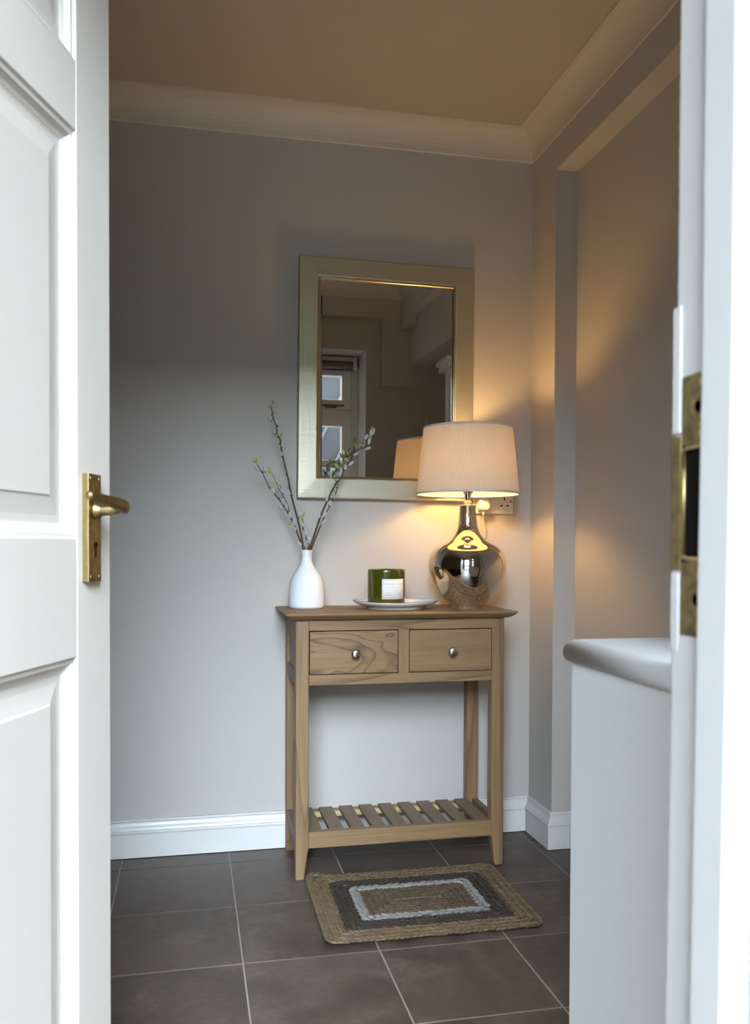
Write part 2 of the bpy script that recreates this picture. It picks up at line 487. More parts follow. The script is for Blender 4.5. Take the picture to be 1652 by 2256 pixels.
for z0, z1 in rails: dpart(MB().box(.1, LW-.1, -.0395, -.0002, z0, z1), 'rail', M['doorpaint'], .0012)
mprof = [(.0, -.0005), (.002, -.0035), (.0075, -.0045), (.0085, -.007), (.0125, -.0105), (.0175, -.0125), (.019, -.0135), (.0215, -.0138), (.0215, -.016)]
for (z0, z1) in ((.205, .8326), (.991, 1.530), (1.622, 1.872)):
    for (s0, s1) in ((.1, .333), (.429, LW-.1)):
        # moulding ring
        mb = MB(); k = len(mprof); vs = []
        for (cs, cz, ss, sz) in ((s0, z0, 1, 1), (s1, z0, -1, 1), (s1, z1, -1, -1), (s0, z1, 1, -1)):
            for o_, t_ in mprof: vs.append((cs+ss*o_, t_, cz+sz*o_))
        fs = [(c*k+j, c*k+j+1, ((c+1) % 4)*k+j+1, ((c+1) % 4)*k+j) for c in range(4) for j in range(k-1)]
        mb.add(vs, fs); dpart(mb, 'moulding', M['doorpaint'])
        # raised and fielded panel
        a0, a1, b0, b1 = s0+.0195, s1-.0195, z0+.0195, z1-.0195
        q = .034; mb = MB()
        vs = [(a0, -.0155, b0), (a1, -.0155, b0), (a1, -.0155, b1), (a0, -.0155, b1),
              (a0+q, -.0105, b0+q), (a1-q, -.0105, b0+q), (a1-q, -.0105, b1-q), (a0+q, -.0105, b1-q),
              (a0+q+.002, -.0085, b0+q+.002), (a1-q-.002, -.0085, b0+q+.002), (a1-q-.002, -.0085, b1-q-.002), (a0+q+.002, -.0085, b1-q-.002)]
        fs = [(8, 9, 10, 11)]
        for a in range(4):
            c = (a+1) % 4; fs += [(a, c, 4+c, 4+a), (4+a, 4+c, 8+c, 8+a)]
        mb.add(vs, fs); dpart(mb, 'panel', M['doorpaint'])
# lever handle on its backplate
plate = dpart(MB().box(.0485, .086, 0, .0095, .932, 1.0795), 'handle_plate', M['brass'], .0012, label='worn brass backplate')
for s_, z_ in ((.055, .939), (.0795, .939), (.055, 1.073), (.0795, 1.073)):
    sc = MB(); sc.lathe(0, 0, [(.0001, .0), (.0032, .0), (.0034, .0008), (.002, .0016), (.0001, .0018)], 14)
    sc.v = [(s_+x, .0095+z, z_+y) for x, y, z in sc.v]
    dpart(sc, 'screw', M['brassold'], parent=plate)
kh = MB(); kh.lathe(0, 0, [(.0001, 0), (.0042, 0), (.0042, .0006), (.0001, .0006)], 16)
kh.v = [(.066+x, .0096+z, .983+y) for x, y, z in kh.v]
kh.box(.0645, .0675, .0094, .0102, .966, .982)
dpart(kh, 'keyhole', M['black'], parent=plate)
lv = MB()
lv.v = []; base = MB().lathe(0, 0, [(.0001, 0), (.0125, 0), (.012, .004), (.008, .009), (.0078, .012)], 24)
lv.add([(.067+x, .0095+z, 1.030+y) for x, y, z in base.v], base.f, True)
npts = [(.067, .015, 1.030), (.066, .030, 1.031), (.062, .041, 1.034), (.055, .046, 1.038), (.066, .050, 1.040), (.09, .050, 1.041), (.12, .048, 1.0425), (.152, .045, 1.0445)]
lv.tube(spline([(.067, .014, 1.030), (.067, .030, 1.0305), (.066, .042, 1.033), (.068, .047, 1.036)], 4), [.0075]*13, 14)
lev = MB()
def lever_ring(s, t, z, ht, wd):
    return [(s, t+wd*math.cos(a)*.5*(1 if abs(math.cos(a)) < .99 else 1), z+ht*.5*math.copysign(abs(math.sin(a))**.8, math.sin(a))) for a in [2*PI*k/16 for k in range(16)]]
rings = [(.049, .046, 1.034, .004, .004), (.050, .046, 1.034, .014, .010), (.054, .047, 1.0345, .0185, .014), (.062, .048, 1.0355, .0195, .0145), (.080, .0485, 1.038, .0175, .0135),
         (.105, .048, 1.0405, .0145, .012), (.130, .0465, 1.043, .012, .011), (.150, .045, 1.045, .0115, .0105), (.155, .0445, 1.0455, .0105, .0095), (.1565, .0445, 1.0455, .004, .004)]
vs = []; fs = []
for i, r in enumerate(rings): vs += lever_ring(*r)
for i in range(len(rings)-1):
    for k in range(16): fs.append((i*16+k, i*16+(k+1) % 16, (i+1)*16+(k+1) % 16, (i+1)*16+k))
fs += [tuple(range(16)), tuple(range((len(rings)-1)*16, len(rings)*16))]
lv.add(vs, fs, True)
dpart(lv, 'lever', M['brass'], label='curved brass lever')
# hinges on the far stile
for z_ in (.25, 1.05, 1.75):
    dpart(MB().tube([(LW+.004, .004, z_-.04), (LW+.004, .004, z_+.04)], .006, 12), 'hinge', M['brassold'])

# ------------------------------------------------------------------ door frame
def jx(x, z): return x-max(0.0, 1.12-z)*.0093
def shear(p): return (jx(p[0], p[2]), p[1], p[2])
YN = -2.7959
frm = MB()
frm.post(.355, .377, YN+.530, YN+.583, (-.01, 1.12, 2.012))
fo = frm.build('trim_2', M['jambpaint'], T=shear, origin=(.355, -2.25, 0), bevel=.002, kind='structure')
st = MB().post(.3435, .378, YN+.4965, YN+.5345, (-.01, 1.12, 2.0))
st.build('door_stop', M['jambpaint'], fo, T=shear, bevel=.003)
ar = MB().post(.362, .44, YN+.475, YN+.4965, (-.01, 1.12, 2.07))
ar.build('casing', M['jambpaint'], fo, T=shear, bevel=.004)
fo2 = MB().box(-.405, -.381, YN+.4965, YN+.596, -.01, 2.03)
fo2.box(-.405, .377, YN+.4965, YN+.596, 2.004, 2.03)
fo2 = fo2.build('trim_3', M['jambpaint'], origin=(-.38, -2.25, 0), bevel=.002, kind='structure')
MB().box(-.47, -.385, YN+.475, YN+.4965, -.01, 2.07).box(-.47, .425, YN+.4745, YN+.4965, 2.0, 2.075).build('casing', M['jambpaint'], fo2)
# brass lock keep let into the frame
xk = .355
def kz(p): return (jx(p[0], 1.0), p[1], p[2])
keep = MB()
n0, n1 = YN+.5350, YN+.5715
xo = xk-.0012
keep.box(xo, xk+.002, n0, n1, 1.0535, 1.107); keep.box(xo, xk+.002, n0, n1, .918, .975)
keep.box(xo, xk+.002, YN+.5655, n1, .97, 1.058)
keep.box(xo-.0005, xk+.002, n1, YN+.5838, .966, 1.0635)
keep.box(xo-.0002, xk+.003, YN+.5815, YN+.5852, .966, 1.0635)
kp = keep.build('strike_plate', M['brassold'], fo, T=kz, bevel=.0006, label='tarnished brass lock keep')
rim = MB().tube([(xo-.0006, YN+.5665, 1.052), (xo-.0006, YN+.5665, .977)], .0018, 8)
rim.tube([(xo-.0006, YN+.537, 1.0545), (xo-.0006, YN+.5655, 1.0545), (xo-.0006, YN+.5665, 1.052)], .0018, 8)
rim.tube([(xo-.0006, YN+.537, .974), (xo-.0006, YN+.5655, .974), (xo-.0006, YN+.5665, .977)], .0018, 8)
rim.build('lip', M['brass'], kp, T=kz)
for z_ in (1.083, .945):
    for dy, r_ in ((.551, .0125),):
        q = MB().lathe(0, 0, [(.0001, 0), (r_*.35, .0), (r_*.45, .001), (r_*.62, .0016), (r_*.9, .001), (r_, 0)], 18, cap0=False, cap1=False)
        q.v = [(xo-z, YN+dy+x, z_+y) for x, y, z in q.v]; q.build('screw', M['brassold'], kp, T=kz)
for z_ in (1.101, 1.064, .926, .963):
    q = MB().lathe(0, 0, [(.0001, .0025), (.003, .0022), (.005, .0)], 14, cap0=False, cap1=False)
    q.v = [(xo-z, YN+.547+x, z_+y) for x, y, z in q.v]; q.build('boss', M['brass'], kp, T=kz)
MB().box(xk-.0003, xk+.001, n0, YN+.566, .975, 1.0535).build('latch_hole', M['black'], kp, T=kz)
# paint skin beads either side of the keep
MB().box(.3535, .356, YN+.5735, YN+.5838, 1.066, 1.16).box(.3535, .356, YN+.5735, YN+.5838, .905, .963).build('paint_lip', M['jambpaint'], fo, T=kz, bevel=.001)

# ------------------------------------------------------------------ boxing under the window with rounded ledge
bx = thing('window_boxing', 'white painted boxed-in unit with a rounded ledge on top, behind the brass lock keep', 'boxing', (.665, -1.363, 0))
b = MB().prism([(.668, -1.366), (.668, -1.72), (.672, -1.785), (.929, -1.785), (1.189, -1.785), (1.189, -1.366)], .0, .785)
b.build('body', M['boxpaint'], bx, bevel=.004)
led = [(0, .777), (.004, .777), (.0085, .781), (.0105, .788), (.011, .797), (.008, .807), (.002, .8145), (-.006, .8175)]
lm = MB(); path = [(.668, -1.72), (.668, -1.366), (1.189, -1.366)]
# room side is to the left here, so reverse
path = path[::-1]
lm.sweep([(1.189, -1.366), (.668, -1.366), (.668, -1.72)], [(o_, z_) for o_, z_ in led], smooth=True)
lm.add([(.674, -1.372, .8175), (.674, -1.72, .8175), (.674, -1.785, .8175), (.929, -1.785, .8175), (1.189, -1.785, .8175), (1.189, -1.372, .8175)], [(0, 1, 2, 3, 4, 5)])
lm.build('ledge', M['boxpaint'], bx)

# ------------------------------------------------------------------ window (seen in the mirror) and blind
YW = -2.004
win = MB()
X0, X1, Z0, Z1 = .60, .929, .85, 2.036
win.box(X0, X0+.042, YW-.055, YW, Z0, Z1).box(X1-.042, X1, YW-.055, YW, Z0, Z1).box(X0, X1, YW-.055, YW, Z0, Z0+.05).box(X0, X1, YW-.055, YW, Z1-.05, Z1)
win.box(X0+.04, X1-.04, YW-.055, YW-.002, 1.70, 1.745)
wi = win.build('window_1', M['upvc'], origin=(.76, -2.03, .85), bevel=.003, kind='structure')
def sash(z0, z1, gl):
    x0, x1 = X0+.044, X1-.044; w_ = .053
    s_ = MB().box(x0, x0+w_, YW-.045, YW+.012, z0, z1).box(x1-w_, x1, YW-.045, YW+.012, z0, z1).box(x0, x1, YW-.045, YW+.0115, z0, z0+w_).box(x0, x1, YW-.045, YW+.0115, z1-.05, z1)
    if gl: s_.box(x0, x1, YW-.045, YW+.0118, 1.42, 1.462)
    o = s_.build('sash', M['upvc'], wi, bevel=.004)
    rng = ((z0+w_, 1.42), (1.462, z1-.05)) if gl else ((z0+w_, z1-.05),)
    for a, b2 in rng: MB().box(x0+w_, x1-w_, YW-.03, YW-.026, a, b2).build('pane', M['pane'], o)
sash(1.747, 1.984, False); sash(.902, 1.702, True)
MB().box(.70, .845, YW+.012, YW+.022, 1.762, 1.772).box(.74, .80, YW+.012, YW+.03, 1.752, 1.764).build('stay', M['brassold'], wi, bevel=.001)
MB().box(.668, .931, -2.0, -1.785, .815, .85).build('sill', M['upvc'], wi, bevel=.003)
bl = thing('roller_blind', 'rolled-up taupe roller blind at the top of the window seen in the mirror', 'blind', (.76, -1.93, 1.99))
MB().tube([(.625, -1.945, 1.985), (.885, -1.945, 1.985)], .021, 20).build('cloth_roll', M['blindfab'], bl)
MB().box(.622, .893, -1.963, -1.959, 1.955, 1.99).build('cloth_drop', M['blindfab'], bl)
MB().box(.885, .905, -1.975, -1.925, 1.963, 2.012).build('bracket', M['upvc'], bl, bevel=.003)
MB().box(.615, .91, -1.985, -1.955, 2.008, 2.032).build('headrail', M['upvc'], bl, bevel=.002)
ch = MB()
z = 1.98
while z > 1.05:
    ch.blob((.893, -1.93, z), (0, 0, 1), .0022, .0017, 6, 4); ch.blob((.901, -1.93, z-.003), (0, 0, 1), .0022, .0017, 6, 4); z -= .0065
ch.tube([(.893, -1.93, 1.98), (.893, -1.93, 1.05)], .0006, 5); ch.tube([(.901, -1.93, 1.98), (.901, -1.93, 1.05)], .0006, 5)
ch.build('bead_chain', M['upvc'], bl)['kind'] = 'stuff'

# painted plaster lining of the window reveal
MB().box(.925, .929, -2.003, -1.786, .85, 2.036).build('trim_7', M['skirting'], kind='structure')
# door casing beside the alcove, glimpsed at the edge of the mirror
cs = MB().box(1.165, 1.215, -1.10, -1.035, .0, 1.80)
cs.box(1.15, 1.215, -1.16, -1.0, 1.80, 1.83); cs.box(1.14, 1.215, -1.17, -.99, 1.83, 1.85)
cs.build('trim_4', M['skirting'], bevel=.002, kind='structure')

# ------------------------------------------------------------------ outside; porch, skyline block and shed are invented to shape the daylight
MB().box(-14, 14, -14.0, -2.306, -.12, -.05).build('trim_5', M['slate_out'], kind='structure')
MB().box(-6, -1.02, -2.45, -2.25, -.1, 3.0).box(1.75, 6, -2.2, -2.0, -.1, 3.0).box(-1.02, 1.75, -2.306, -2.2, 2.5, 3.0).build('wall_outside', M['render_out'], kind='structure')
MB().box(-2.0, .72, -3.9, -2.306, 3.05, 3.13).build('trim_6', M['render_out'], kind='structure')   # added porch roof, cuts off the high sky
MB().box(-2.1, -2.0, -3.9, -2.306, -.1, 3.05).build('wall_added_porch_left', M['render_out'], kind='structure')  # added side wall, keeps daylight from the left off the doorway
MB().box(.62, .72, -3.9, -2.07, -.1, 3.05).box(-2.0, -.92, -3.9, -3.82, -.1, 3.05).build('wall_added_porch_right', M['render_out'], kind='structure')  # added side wall and front nib, narrowing the daylight opening
gw = MB().box(-14, 14, -14.3, -14.0, -.1, 4.2).build('wall_skyline_block', M['skyline_block'], kind='structure')  # added dark bank, hides the low sky from the back wall
sh_ = thing('added_shed', 'invented dark grey shed with sloping pale bars outside the window, seen in the mirror', 'shed', (1.5, -4.9, -.05))  # invented, put there to darken the view through the panes
MB().box(.76, 2.3, -5.3, -4.6, -.05, 2.5).build('shed_wall', plain('tarred_boards', (.012, .0125, .014), .6, 0, .2), sh_)
MB().hexa([(.70, -5.36, 2.5), (2.36, -5.36, 2.5), (2.36, -4.54, 2.5), (.70, -4.54, 2.5), (.70, -5.36, 2.75), (2.36, -5.36, 2.75), (2.36, -4.54, 2.56), (.70, -4.54, 2.56)]).build('shed_roof', plain('roof_felt', (.010, .010, .011), .8), sh_)
pb_ = plain('weathered_bar', (.030, .031, .034), .6, 0, .3)
for k in range(7):
    x = .62+k*.22; w_ = .05 if k % 2 else .025
    x0, z0, x1, z1 = max(x, .77), 0.9, x+.75, 2.5
    z0 = .9+(x0-x)/.75*1.6
    MB().hexa([(x0, -4.6, z0), (x0+w_, -4.6, z0), (x1+w_, -4.6, z1), (x1, -4.6, z1), (x0, -4.57, z0), (x0+w_, -4.57, z0), (x1+w_, -4.57, z1), (x1, -4.57, z1)]).build('sloping_bar', pb_, sh_)

# ------------------------------------------------------------------ console table
TX0, TX1, TYF, TYB, TZ = .302, .9445, -.300, -.022, .787
tb = thing('console_table', 'light oak hall console table with two drawers and slatted shelf', 'table', (.623, -.165, 0))
# top: widest at its upper edge, undercut below
tp = []
for i in range(7):
    a = PI/2*i/6; tp.append((-.006+.030*math.sin(a)**1.2, .7645+.017*(1-math.cos(a))))
prof = [(-.10, .7645), (-.002, .7645), (.008, .7655), (.018, .7695), (.026, .7755), (.0315, .7805), (.0325, .7835), (.0305, .7862), (.026, .787), (-.10, .787)]
tm = MB()
rect = [(TX0-.001, TYB+.0), (TX1+.001, TYB+.0), (TX1+.001, TYF), (TX0-.001, TYF)]
def rectring(o, z): # overhang on front and sides, small at the back
    return [(TX0-o, TYF-o, z), (TX1+o, TYF-o, z), (TX1+o, TYB+min(o, .016), z), (TX0-o, TYB+min(o, .016), z)]
vs = []; fs = []
pr = prof[1:-1]
for o_, z_ in pr: vs += rectring(o_, z_)
for i in range(len(pr)-1):
    for k in range(4): fs.append((i*4+k, i*4+(k+1) % 4, (i+1)*4+(k+1) % 4, (i+1)*4+k))
fs += [(0, 1, 2, 3), tuple(len(pr)*4-4+k for k in range(4))]
tm.add(vs, fs)
tm.build('tabletop', M['oak_top'], tb, bevel=.0012)
LG = .0392
def leg(x0, x1, y0, y1, dx, dy):
    """dx,dy: +1/-1 side on which the foot tapers inward"""
    mb = MB(); zt = .090; tw = .0135
    x0b, x1b = (x0+tw, x1) if dx < 0 else (x0, x1-tw)
    y0b, y1b = (y0+tw, y1) if dy < 0 else (y0, y1-tw)
    rr = [(x0b, x1b, y0b, y1b, 0.0)]
    rr += [(x0+(x0b-x0)*k, x1+(x1b-x1)*k, y0+(y0b-y0)*k, y1+(y1b-y1)*k, zt-.07*k**1.0 if k > .3 else zt-.01*(k/.12)) for k in (.86, .35, .12)]
    rr = [(x0b, x1b, y0b, y1b, 0.0), (x0+(x0b-x0)*.42, x1+(x1b-x1)*.42, y0+(y0b-y0)*.42, y1+(y1b-y1)*.42, .060),
          (x0+(x0b-x0)*.2, x1+(x1b-x1)*.2, y0+(y0b-y0)*.2, y1+(y1b-y1)*.2, .082), (x0, x1, y0, y1, .091), (x0, x1, y0, y1, .7645)]
    vs = []; fs = []
    for a, b2, c, d, z_ in rr: vs += [(a, c, z_), (b2, c, z_), (b2, d, z_), (a, d, z_)]
    for i in range(len(rr)-1):
        for k in range(4): fs.append((i*4+k, i*4+(k+1) % 4, (i+1)*4+(k+1) % 4, (i+1)*4+k))
    fs += [(3, 2, 1, 0), tuple(len(rr)*4-4+k for k in range(4))]
    mb.add(vs, fs); mb.build('leg', M['oak_z'], tb, bevel=.0035, bseg=3)
leg(TX0, TX0+LG, TYF, TYF+LG, 1, 1); leg(TX1-LG, TX1, TYF, TYF+LG, -1, 1)
leg(TX0, TX0+LG, TYB-.0385, TYB, 1, -1); leg(TX1-LG, TX1, TYB-.0385, TYB, -1, -1)
a0, a1 = TX0+LG, TX1-LG
MB().box(a0, a1, TYF+.001, TYF+.022, .7335, .7645).build('top_rail', M['oak_x'], tb, bevel=.0006)
MB().box(a0, a1, TYF+.001, TYF+.022, .5725, .6030).build('bottom_rail', M['oak_x'], tb, bevel=.0008)
MB().box(.6105, .6425, TYF+.0012, TYF+.022, .6030, .7335).build('divider', M['oak_z'], tb)
MB().box(a0, a1, TYB-.018, TYB-.004, .5725, .7645).build('back_panel', M['oak_x'], tb)
MB().box(a0, a1, TYF+.03, TYB-.02, .585, .595).build('dust_panel', M['oak_x'], tb)
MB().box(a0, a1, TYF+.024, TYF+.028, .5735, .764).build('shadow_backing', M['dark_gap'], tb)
for x0, x1 in ((TX0+.002, TX0+.020), (TX1-.020, TX1-.002)):
    ya, yb = TYF+LG, TYB-.0385
    MB().box(x0, x1, ya, yb, .7235, .7645).build('side_rail', M['oak_y_shade'], tb, bevel=.0006)
    MB().box(x0, x1, ya, yb, .5725, .6130).build('side_rail', M['oak_y_shade'], tb, bevel=.0006)
    xm = (x0+x1)/2
    MB().box(xm-.003, xm+.003, ya, yb, .61, .725).build('side_panel', M['oak_z'], tb)
    MB().box(x0+.0, x1-.0, ya, yb, .0925, .139).build('side_stretcher', M['oak_y_shade'], tb, bevel=.0008)
MB().box(a0, a1, TYF+.0015, TYF+.0235, .0925, .1395).build('front_stretcher', M['oak_x'], tb, bevel=.0008)
MB().box(a0, a1, TYB-.030, TYB-.012, .0925, .127).build('back_stretcher', M['oak_x'], tb, bevel=.0008)
MB().box(a0, a1, TYB-.052, TYB-.0385, .112, .1275).build('slat_bearer', plain('unfinished_pine', (.55, .43, .20), .7), tb)
pitch = (a1-a0-.0435)/8
for k in range(9):
    x = a0+k*pitch
    MB().box(x+.0005, x+.0435, TYF+.022, TYB-.033, .1285, .1392).build('slat', M['oak_y_shade'], tb, bevel=.0008)
for (x0, x1, mt, ln) in ((.3437, .6083, 'oak_fig', 'drawer front with swirling figured grain'), (.6447, .9027, 'oak_fine', 'drawer front with fine straight grain')):
    d = MB().box(x0, x1, TYF+.0005, TYF+.019, .6052, .7308).build('drawer', M[mt], tb, origin=((x0+x1)/2, TYF, .668), bevel=.0012, label=ln)
    k = MB(); cx = (x0+x1)/2+.001; cz = .6655
    k.lathe(0, 0, [(.0055, .0), (.005, .006), (.0055, .010), (.0115, .0145), (.0138, .018), (.0140, .0205), (.0128, .0232), (.0085, .0255), (.0001, .0262)], 32, cap0=False, cap1=False)
    k.v = [(cx+x, TYF+.0006-z, cz+y) for x, y, z in k.v]
    k.build('knob', M['steel'], d, label='brushed steel knob')

# ------------------------------------------------------------------ rug: concentric braided rings
rug = thing('braided_rug', 'rectangular braided jute rug with tan, charcoal and pale grey bands on the floor', 'rug', (.615, -.514, 0))
RC = Vector((.615, -.514, 0)); RH = (.286, .222); RA = math.radians(-.5)
def rrect(hx, hy, r, step):
    pts = []; r = min(r, hx, hy)
    segs = [((hx, -hy+r), (hx, hy-r)), (('c', hx-r, hy-r, 0)), ((hx-r, hy), (-hx+r, hy)), (('c', -hx+r, hy-r, 90)),
            ((-hx, hy-r), (-hx, -hy+r)), (('c', -hx+r, -hy+r, 180)), ((-hx+r, -hy), (hx-r, -hy)), (('c', hx-r, -hy+r, 270))]
    for s_ in segs:
        if s_[0] == 'c':
            n = max(2, int(r*PI/2/.002))
            for i in range(n): a = math.radians(s_[3]+90*i/n); pts.append(Vector((s_[1]+r*math.cos(a), s_[2]+r*math.sin(a))))
        else:
            A, B = Vector(s_[0]), Vector(s_[1]); n = max(1, int((B-A).length/.002))
            for i in range(n): pts.append(A.lerp(B, i/n))
    # resample
    L = [0]
    for i in range(len(pts)): L.append(L[-1]+(pts[(i+1) % len(pts)]-pts[i]).length)
    tot = L[-1]; n = max(6, round(tot/step)); out = []; j = 0
    for i in range(n):
        t = tot*i/n
        while L[j+1] < t: j += 1
        f = (t-L[j])/max(1e-9, L[j+1]-L[j]); p = pts[j].lerp(pts[(j+1) % len(pts)], f)
        d = (pts[(j+1) % len(pts)]-pts[j]); d.normalize(); out.append((p, d))
    return out
rings = [(.0195, 'jute_tan')]*3+[(.0170, 'jute_dark')]*3+[(.0250, 'jute_pale')]+[(.0165, 'jute_mid')]*5
off = 0.0
for ri, (wd, mt) in enumerate(rings):
    hx, hy = RH[0]-off-wd/2, RH[1]-off-wd/2; off += wd
    if hy < .006: hy = .006
    lob = MB(); rr = max(.008, .030-off*.12)
    step = wd*.80
    for q, (p, d) in enumerate(rrect(hx, hy, rr, step)):
        n_ = Vector((d.y, -d.x))
        for sgn in (1, -1):
            pp = p+n_*sgn*wd*.23+d*(step*.5 if sgn > 0 else 0)
            ax = (d*1.0+n_*sgn*-.55); ax.normalize()
            cz = .0078+random.uniform(-.0008, .0008)
            if mt == 'jute_pale': cz += .0005
            X = pp.x*math.cos(RA)-pp.y*math.sin(RA)+RC.x; Y = pp.x*math.sin(RA)+pp.y*math.cos(RA)+RC.y
            # the far left corner lifts a little, the far edge sags inward
            dcorner = math.hypot(X-.33, Y+.29); lift = .016*max(0, 1-dcorner/.075)**1.5
            Y -= .010*math.sin(PI*min(1, max(0, (X-.33)/.57)))*max(0, (Y+.514)/.222)
            s_ = random.uniform(.93, 1.08)
            lob.blob((X, Y, cz+lift), (ax.x, ax.y, random.uniform(-.18, .05)), wd*.70*s_, wd*.265*s_, 8, 6, .85, (0, 0, 1))
    lob.build('braid', M[mt], rug)
MB().box(RC.x-RH[0]+.02, RC.x+RH[0]-.02, RC.y-RH[1]+.02, RC.y+RH[1]-.032, .0003, .006).build('backing', M['jute_mid'], rug)

# ------------------------------------------------------------------ mirror
mi = thing('wall_mirror', 'tall rectangular mirror in a wide champagne foil frame on the back wall', 'mirror', (.6365, 0, 1.525))
ox0, ox1, oz0, oz1 = .3415, .9320, 1.1350, 1.9165
ix0, ix1, iz0, iz1 = .4085, .8625, 1.2050, 1.8490
def mt_(p):
    c, s_ = math.cos(-.0065), math.sin(-.0065); x, z = p[0]-.6365, p[2]-1.525
    return (.6365+x*c-z*s_, p[1], 1.525+x*s_+z*c)
fprof = [(0.0, -.001), (0.0, -.022), (.003, -.0255), (.0615, -.0276), (.0645, -.0268), (.0655, -.0235)]
corn_o = [(ox0, oz0, 1, 1), (ox1, oz0, -1, 1), (ox1, oz1, -1, -1), (ox0, oz1, 1, -1)]
corn_i = [(ix0, iz0), (ix1, iz0), (ix1, iz1), (ix0, iz1)]
for c in range(4):
    n = (c+1) % 4; mb = MB(); vs = []
    for (cx, cz, sx, sz), (qx, qz) in ((corn_o[c], corn_i[c]), (corn_o[n], corn_i[n])):
        for o_, y_ in fprof:
            t = o_/.0655; vs.append((cx+(qx-sx*.004-cx)*t, y_, cz+(qz-sz*.004-cz)*t))
        vs.append((qx-sx*.004, -.004, qz-sz*.004))
    k = len(fprof)+1
    mb.add(vs, [(j, j+1, k+j+1, k+j) for j in range(k-1)]+[tuple(range(k)), tuple(range(2*k-1, k-1, -1))])
    mb.build('frame_side', M['champagne'], mi, T=mt_)
bead = MB(); bp = [(-.004, -.0235), (-.0025, -.0255), (0, -.0245), (.0005, -.0215), (.0015, -.0205), (.003, -.0185), (.0035, -.0135), (.0035, -.010)]
vs = [(qx+sx*o_, y_, qz+sz*o_) for (qx, qz), (_, _, sx, sz) in zip(corn_i, corn_o) for o_, y_ in bp]
k = len(bp); bead.add(vs, [(c*k+j, c*k+j+1, ((c+1) % 4)*k+j+1, ((c+1) % 4)*k+j) for c in range(4) for j in range(k-1)])
bead.build('inner_bead', M['goldbead'], mi, T=mt_)
MB().add([(ix0, -.0125, iz0), (ix1, -.0125, iz0), (ix1, -.0125, iz1), (ix0, -.0125, iz1)], [(0, 1, 2, 3)]).box(ix0-.003, ix1+.003, -.0122, -.006, iz0-.003, iz1+.003).build('glass', M['mirror'], mi, T=mt_)

# ------------------------------------------------------------------ double socket, plug and flex
so = thing('wall_socket', 'white double wall socket beside the mirror above the lamp', 'socket', (1.011, 0, 1.137))
pl = MB().box(.938, 1.084, -.0095, -.0005, 1.0940, 1.180)
pl.build('faceplate', M['plastic'], so, bevel=.0025, bseg=3)
for cx in (.9702, 1.0518):
    hm = MB().box(cx-.002, cx+.002, -.0102, -.0094, 1.1405, 1.1490); hm.box(cx-.0145, cx-.0080, -.0102, -.0094, 1.1200, 1.1242); hm.box(cx+.0075, cx+.0140, -.0102, -.0094, 1.1200, 1.1242)
    hm.build('pin_holes', M['black'], so)
for x0 in (1.0015, 1.0165):
    MB().box(x0, x0+.012, -.0135, -.009, 1.1435, 1.168).build('switch_rocker', M['plastic'], so, bevel=.0012)
for cx in (.9535, 1.0745):
    q = MB().lathe(0, 0, [(.0001, .001), (.0034, .001), (.0036, 0)], 16, cap0=False, cap1=False)
    q.v = [(cx+x, -.0095-z, 1.1375+y) for x, y, z in q.v]; q.build('screw', M['brassold'], so)
pg = thing('mains_plug', 'cream three-pin plug with flex in the left half of the double socket', 'plug', (.9702, -.0135, 1.128))
pb = MB(); vs = []; fs = []; N = 24
def plug_ring(y, s_):
    out = []
    for k in range(N):
        a = 2*PI*k/N; c, sn = math.cos(a), math.sin(a)
        x = .0215*s_*math.copysign(abs(c)**.55, c); z = .0252*s_*math.copysign(abs(sn)**.6, sn)
        if z > 0: x *= 1-.12*(z/.025)
        else: x *= 1-.06*(-z/.025)
        out.append((.9702+x, y, 1.1275+z))
    return out
ry = [(-.0105, .97), (-.0125, 1.0), (-.021, 1.0), (-.0222, .965), (-.0235, .95), (-.036, .93), (-.0415, .90), (-.0435, .82), (-.0442, .5), (-.0442, .05)]
for y, s_ in ry: vs += plug_ring(y, s_)
fs = [(i*N+k, i*N+(k+1) % N, (i+1)*N+(k+1) % N, (i+1)*N+k) for i in range(len(ry)-1) for k in range(N)]
fs += [tuple(range(N)), tuple(range((len(ry)-1)*N, len(ry)*N))]
pb.add(vs, fs, True); pb.build('plug_body', M['plastic'], pg)
MB().tube([(.9702, -.027, 1.105), (.9700, -.027, 1.0925), (.9700, -.027, 1.0900)], [.0055, .0050, .0042], 14).build('flex_grip', M['plastic'], pg)
fx = spline([(.9700, -.027, 1.092), (.9705, -.026, 1.075), (.9745, -.026, 1.052), (.9780, -.026, 1.035), (.9785, -.024, 1.020), (.9750, -.022, 1.000), (.966, -.018, .965), (.950, -.014, .90), (.93, -.013, .83), (.905, -.020, .7965), (.880, -.040, .7915), (.868, -.100, .7915), (.862, -.136, .7925)], 6)
MB().tube(fx, .0018, 8).build('flex', M['cable'], pg)
MB().tube(spline([(.9782, -.024, 1.0155), (.9755, -.022, 1.003)], 3), .0032, 10).build('inline_sleeve', M['chrome'], pg)

